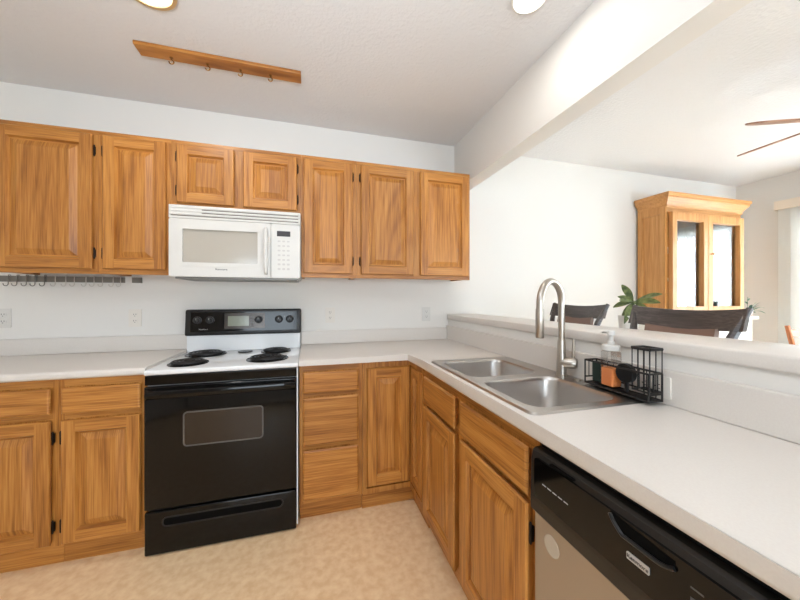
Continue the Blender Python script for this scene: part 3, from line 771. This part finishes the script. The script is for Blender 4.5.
# ---------------------------------------------------------------- dining side
# white sideboard with the glazed pine hutch on top of it
yb = -.46; ybt = 1.128
G = thing('sideboard', 'white sideboard cabinet standing under the glazed pine hutch', 'sideboard', (4.06, -.02, 0))
bm = box(0, 1.02, -.42, 0, .06, ybt-.03); bx(bm, .04, .98, -.38, -.02, 0, .06); obj('body', bm, TRIMW, G)
obj('top', box(-.02, 1.075, -.445, .0, ybt-.029, ybt, bev=.004), TRIMW, G)
for x in (.03, .51):
    d = obj('drawer', box(x, x+.46, -.438, -.421, ybt-.24, ybt-.06, bev=.004), TRIMW, G)
    bm = bmesh.new(); pts = [(x+.23+.045*math.cos(PI*k/8), -.442-.022*math.sin(PI*k/8), ybt-.14+.0*k) for k in range(9)]; tube(bm, pts, .005, 8); obj('pull', bm, GREYMET, d, True)
    d = panel_door('door', x, x+.46, .10, ybt-.27, -.421, G, .018, .06, (TRIMW, TRIMW))
hx0, hx1 = 4.134, 5.205; hw = hx1-hx0; hd_ = .262; z0 = ybt+.001; zt = 2.200
Hh = thing('glazed_hutch', 'honey pine hutch with two glass doors and crown moulding by the wall', 'hutch', (hx0, -.021, z0))
hh = zt-z0
bm = bmesh.new()
bx(bm, 0, .022, -hd_, 0, 0, hh); bx(bm, hw-.022, hw, -hd_, 0, 0, hh); bx(bm, .022, hw-.022, -.012, 0, 0, hh); bx(bm, .022, hw-.022, -hd_, -.012, 0, .022); bx(bm, .022, hw-.022, -hd_, -.012, hh-.022, hh)
bx(bm, -.013, .0, -hd_, -hd_+.045, 0, hh); bx(bm, -.013, 0, -.05, 0, 0, hh); bx(bm, -.013, 0, -hd_+.045, -.05, hh-.07, hh); bx(bm, -.013, 0, -hd_+.045, -.05, 0, .07)
obj('case', bm, PINE_Z, Hh)
bm = bmesh.new()
for z in (.36, .66): bx(bm, .023, hw-.023, -hd_+.03, -.013, z, z+.02)
obj('shelf', bm, TRIMW, Hh)
obj('front_rail', box(-.006, hw+.006, -hd_-.004, -hd_-.0005, hh-.055, hh), PINE_X, Hh)
# crown: profile swept round front and sides
bm = bmesh.new(); pr = [(0, -.010), (.010, -.010), (.012, .01), (.020, .030), (.044, .060), (.052, .072), (.052, .090), (.062, .096), (.062, .120), (0, .120)]
def crown(u): return [(-u, 0), (-u, -hd_-.004-u), (hw+u, -hd_-.004-u), (hw+u, 0)]
Rg = [[bm.verts.new((x, y, hh+z)) for x, y in crown(u)] for u, z in pr]
for a, b in zip(Rg, Rg[1:]):
    for k in range(3): bm.faces.new((a[k], a[k+1], b[k+1], b[k]))
bm.faces.new(Rg[-1]); bm.faces.new(Rg[0])
for s in (0, 3): bm.faces.new([r[s] for r in Rg])
obj('crown_moulding', bm, PINE_X, Hh)
def glass_door(a, b, kside):
    yF = -hd_-.046; yB = -hd_-.0045; z1 = hh-.06; zb = .012; sw = .058; tr = .075; br = .085
    bm = bmesh.new()
    bx(bm, a, a+sw, yF, yB, zb, z1, bev=.003, mi=0); bx(bm, b-sw, b, yF, yB, zb, z1, bev=.003)
    bx(bm, a+sw, b-sw, yF, yB, z1-tr, z1, bev=.002); bx(bm, a+sw, b-sw, yF, yB, zb, zb+br, bev=.002)
    d = obj('door', bm, PINE_Z, Hh)
    obj('glass', box(a+sw-.004, b-sw+.004, yB-.006, yB-.003, zb+br-.004, z1-tr+.004), HUTCHGLASS, d)
    if not kside: return
    bm = bmesh.new(); kx = b-.024 if kside > 0 else a+.024
    lathe(bm, [(.006, 0), (.005, -.012), (.013, -.018), (.012, -.026), (0, -.029)], (kx, yF, .62), 14, 'y'); obj('knob', bm, BRASS, d, True)
glass_door(.024, .508, 0); glass_door(.524, hw-.024, -1)
bm = bmesh.new(); bx(bm, .509, .523, -hd_-.048, -hd_-.0045, .012, hh-.06, bev=.003); obj('astragal', bm, PINE_Z, Hh)

def leaf(bm, base, direc, L_len, wid, droop, roll=0.0):
    d = Vector(direc).normalized(); side = d.cross(Vector((0, 0, 1)))
    side = side.normalized() if side.length > .01 else Vector((1, 0, 0)); nrm = side.cross(d).normalized()
    side = (side*math.cos(roll)+nrm*math.sin(roll)).normalized()
    n = 7; rows = []
    for i in range(n+1):
        u = i/n; c = Vector(base)+d*L_len*u+Vector((0, 0, -droop*u*u*L_len)); wd = wid*math.sin(PI*min(1, u*.93+.04))**.8
        rows.append([bm.verts.new(c-side*wd+Vector((0, 0, wd*.25))), bm.verts.new(c), bm.verts.new(c+side*wd+Vector((0, 0, wd*.25)))])
    for a, b in zip(rows, rows[1:]):
        for k in (0, 1): bm.faces.new((a[k], a[k+1], b[k+1], b[k]))
# potted plant on a stand behind the stools
px, py = 3.055, -.75
ps = thing('plant_stand', 'round white stand carrying the broad-leaved plant behind the stools', 'plant stand', (px, py, 0))
bm = bmesh.new(); lathe(bm, [(.13, 1.005), (.13, 1.022), (0, 1.022)], (0, 0, 0), 30); obj('top', bm, TRIMW, ps, True)
for k in range(3):
    a = 2*PI*k/3; bm = bmesh.new(); tube(bm, [(.15*math.cos(a), .15*math.sin(a), 0), (.09*math.cos(a), .09*math.sin(a), 1.005)], .012, 8); obj('leg', bm, TRIMW, ps, True)
P = thing('potted_plant', 'broad-leaved green plant in white pot left of the pine hutch', 'plant', (px, py, 1.023), 0, 'potted plants')
bm = bmesh.new(); lathe(bm, [(.042, 0), (.050, .02), (.058, .14), (.060, .160), (.054, .160), (.052, .14), (0, .138)], (0, 0, 0), 26); obj('pot', bm, POT, P, True)
bm = bmesh.new(); lathe(bm, [(.051, .139), (0, .145)], (0, 0, 0), 20); obj('soil', bm, SOIL, P)
# leaves: (azimuth seen from the kitchen: right vector, up)
rv = Vector((.96, -.27, 0)); fv = Vector((.27, .96, 0))
lv = [(-.035, .10, .125, .021, .0), (-.12, .012, .125, .019, .05), (-.11, -.022, .115, .020, .15), (-.09, -.10, .16, .020, .15), (-.06, -.10, .125, .020, .2),
      (.15, .060, .165, .026, .10), (.14, .005, .13, .026, .10), (.13, .035, .20, .024, .12), (.06, .08, .09, .018, .1), (-.02, -.10, .12, .018, .2), (.08, -.05, .12, .020, .2), (-.08, .05, .09, .018, .1)]
for i, (rx, uz, ln, wd, dr_) in enumerate(lv):
    bm = bmesh.new(); fz = (.05, -.04, .03, -.05, .02, -.03, -.06, .05, .06, -.06, .0, .07)[i]
    d = rv*rx+fv*fz+Vector((0, 0, uz))
    st = Vector((0, 0, .14)); st2 = rv*.045+Vector((0, 0, .262))+d*.10
    leaf(bm, st2, d, ln*1.08, wd*1.15, dr_, (1.4, .7, .9, 1.0, .9, .7, .8, .6, 1.3, 1.1, .8, 1.0)[i]); tube(bm, [st, (st+st2)/2+Vector((0, 0, .02)), st2], .0035, 5)
    obj('leaf', bm, LEAF, P, True)
P2 = thing('potted_plant', 'small blue-green plant in pink pot at the right end of the sideboard', 'plant', (5.075, -.412, ybt+.001), 0, 'potted plants')
bm = bmesh.new(); lathe(bm, [(.026, 0), (.034, .035), (.036, .045), (.031, .045), (.029, .038), (0, .037)], (0, 0, 0), 20); obj('pot', bm, PINKPOT, P2, True)
for i in range(12):
    bm = bmesh.new(); a = i*2.4; el = .3+.7*(i % 4)/3
    d = Vector((math.cos(a)*(1-el*.5), -abs(math.sin(a))*(1-el*.5)*.5, el)); leaf(bm, (0, -.012, .036), d, .09+.05*(i % 3), .014, .4)
    obj('leaf', bm, LEAFT, P2, True)
bm = bmesh.new(); tube(bm, [(0, 0, .036), (-.01, 0, .12), (-.004, 0, .19)], .002, 5); leaf(bm, (-.008, 0, .12), (-.6, 0, .6), .05, .01, .2); leaf(bm, (-.006, 0, .15), (.6, 0, .7), .05, .01, .2); obj('stem', bm, LEAFT, P2, True)

# bar stools on the far side of the ledge
def stool(label, x, y, rz, hwid, ztop):
    t = thing('bar_stool', label, 'bar stool', (x, y, 0), rz, 'dark bar stools')
    s = hwid; zs = ztop-.50
    bm = box(-.46, -.06, -s*.86, s*.86, zs-.045, zs, bev=.016, seg=3); obj('seat', bm, LEATHER, t, True)
    obj('seat_frame', box(-.445, -.075, -s*.82, s*.82, zs-.09, zs-.046), DARK_WOOD, t)
    for q in (-1, 1):
        bm = bmesh.new(); pts = [(-.02, q*s*.86, 0), (-.085, q*s*.80, zs*.5), (-.10, q*s*.78, zs-.05), (-.098, q*s*.78, zs+.15), (-.085, q*s*.80, ztop-.22), (-.058, q*s*.86, ztop-.13), (-.002, q*s*.99, ztop)]
        wv = [.017, .019, .021, .021, .020, .019, .012]
        tube(bm, pts, wv, 8); obj('back_post', bm, DARK_WOOD, t, True)
        bm = bmesh.new(); tube(bm, [(-.46, q*s*.84, 0), (-.42, q*s*.78, zs-.05)], [.016, .02], 8); obj('leg', bm, DARK_WOOD, t, True)
        bm = bmesh.new(); tube(bm, [(-.44, q*s*.81, .30), (-.06, q*s*.83, .30)], .012, 8); obj('stretcher', bm, DARK_WOOD, t, True)
    bm = bmesh.new(); tube(bm, [(-.44, -s*.81, .22), (-.44, s*.81, .22)], .012, 8); obj('footrest', bm, DARK_WOOD, t, True)
    # top rail: bowed board whose upper edge dips in the middle
    def board(name, y0, y1, zl, zh, xa, bow, dip, th, m, lean=0.0):
        bm = bmesh.new(); n = 18; rg = []
        for i in range(n+1):
            u = -1+2*i/n; yy = y0+(y1-y0)*i/n; xx = xa+bow*(1-u*u); d_ = dip*(1-u*u)
            ins = .0
            rg.append([bm.verts.new((xx+lean*(zl-zh), yy, zl-d_*.6)), bm.verts.new((xx+th+lean*(zl-zh), yy, zl-d_*.6)), bm.verts.new((xx+th, yy, zh-d_)), bm.verts.new((xx, yy, zh-d_))])
        for a, b in zip(rg, rg[1:]):
            for k in range(4): bm.faces.new((a[k], a[(k+1) % 4], b[(k+1) % 4], b[k]))
        bm.faces.new(rg[0]); bm.faces.new(rg[-1])
        bmesh.ops.bevel(bm, geom=[e for e in bm.edges], offset=.003, segments=1, affect='EDGES') if False else None
        return obj(name, bm, m, t, True)
    board('top_rail', -s, s, ztop-.098, ztop, -.022, .03, .016, .026, DARK_WOOD, .35)
    board('back_pad', -s*.62, s*.62, ztop-.200, ztop-.094, -.054, .03, .012, .030, LEATHER, .2)
    board('lower_slat', -s*.80, s*.80, ztop-.235, ztop-.150, -.070, .03, .010, .018, DARK_WOOD, .2)
    return t
stool('dark bar stool with brown pad, smaller one behind the faucet', 2.80, -.570, 0, .245, 1.268)
stool('dark bar stool with brown pad, larger one in front of the hutch', 2.62, -1.382, 0, .246, 1.268)

# vertical blinds over the sliding door
V = thing('vertical_blinds', 'white vertical blinds with valance over the sliding glass door', 'blinds', (XR, -.36, 0))
bm = box(-.10, -.085, -2.36, 0, 2.245, 2.33); bx(bm, -.085, -.001, -.012, 0, 2.245, 2.33); bx(bm, -.085, -.001, -2.36, -2.348, 2.245, 2.33); bx(bm, -.10, -.001, -2.36, 0, 2.33, 2.338); obj('valance', bm, mat('valance_cream', lin(236, 222, 204), .6), V)
obj('track', box(-.065, -.03, -2.33, -.02, 2.262, 2.300), TRIMW, V)
for k in range(26):
    bm = bmesh.new(); y = -.055-k*.088; s = .044; tw = math.radians(7)
    a = (-.048-s*math.sin(tw), y+s*math.cos(tw)); b = (-.048+s*math.sin(tw), y-s*math.cos(tw)); m_ = ((a[0]+b[0])/2-.004, (a[1]+b[1])/2-.002)
    v = [[bm.verts.new((p[0]+o_, p[1], z)) for p in (a, m_, b)] for o_ in (0, .0012) for z in (.04, 2.258)]
    for r1, r2 in ((v[0], v[1]), (v[2], v[3]), (v[0], v[2]), (v[1], v[3])):
        for i in (0, 1): bm.faces.new((r1[i], r1[i+1], r2[i+1], r2[i]))
    for i in (0, 2): bm.faces.new((v[0][i], v[1][i], v[3][i], v[2][i]))
    obj('slat', bm, BLIND, V)

# orange wooden chair beside the sliding door
W_ = thing('wooden_chair', 'orange-brown wooden chair beside the sliding door, seen past the ledge', 'chair', (5.34, -.905, 0), math.radians(-90))
for q in (-1, 1):
    bm = bmesh.new(); pts = [(-.24, q*.17, 0), (-.19, q*.17, .45), (-.20, q*.17, .70), (-.26, q*.18, 1.05)]
    tube(bm, pts, [.018, .022, .022, .018], 8); obj('back_post', bm, ORANGE_WOOD, W_, True)
    bm = bmesh.new(); tube(bm, [(.20, q*.17, 0), (.19, q*.17, .45)], [.017, .021], 8); obj('leg', bm, ORANGE_WOOD, W_, True)
obj('seat', box(-.22, .23, -.20, .20, .45, .482, bev=.008), ORANGE_WOOD, W_, True)
for z in (.62, .78, .94):
    obj('slat', box(-.225-(z-.6)*.12, -.205-(z-.6)*.12, -.165, .165, z, z+.07, bev=.004), ORANGE_WOOD, W_)
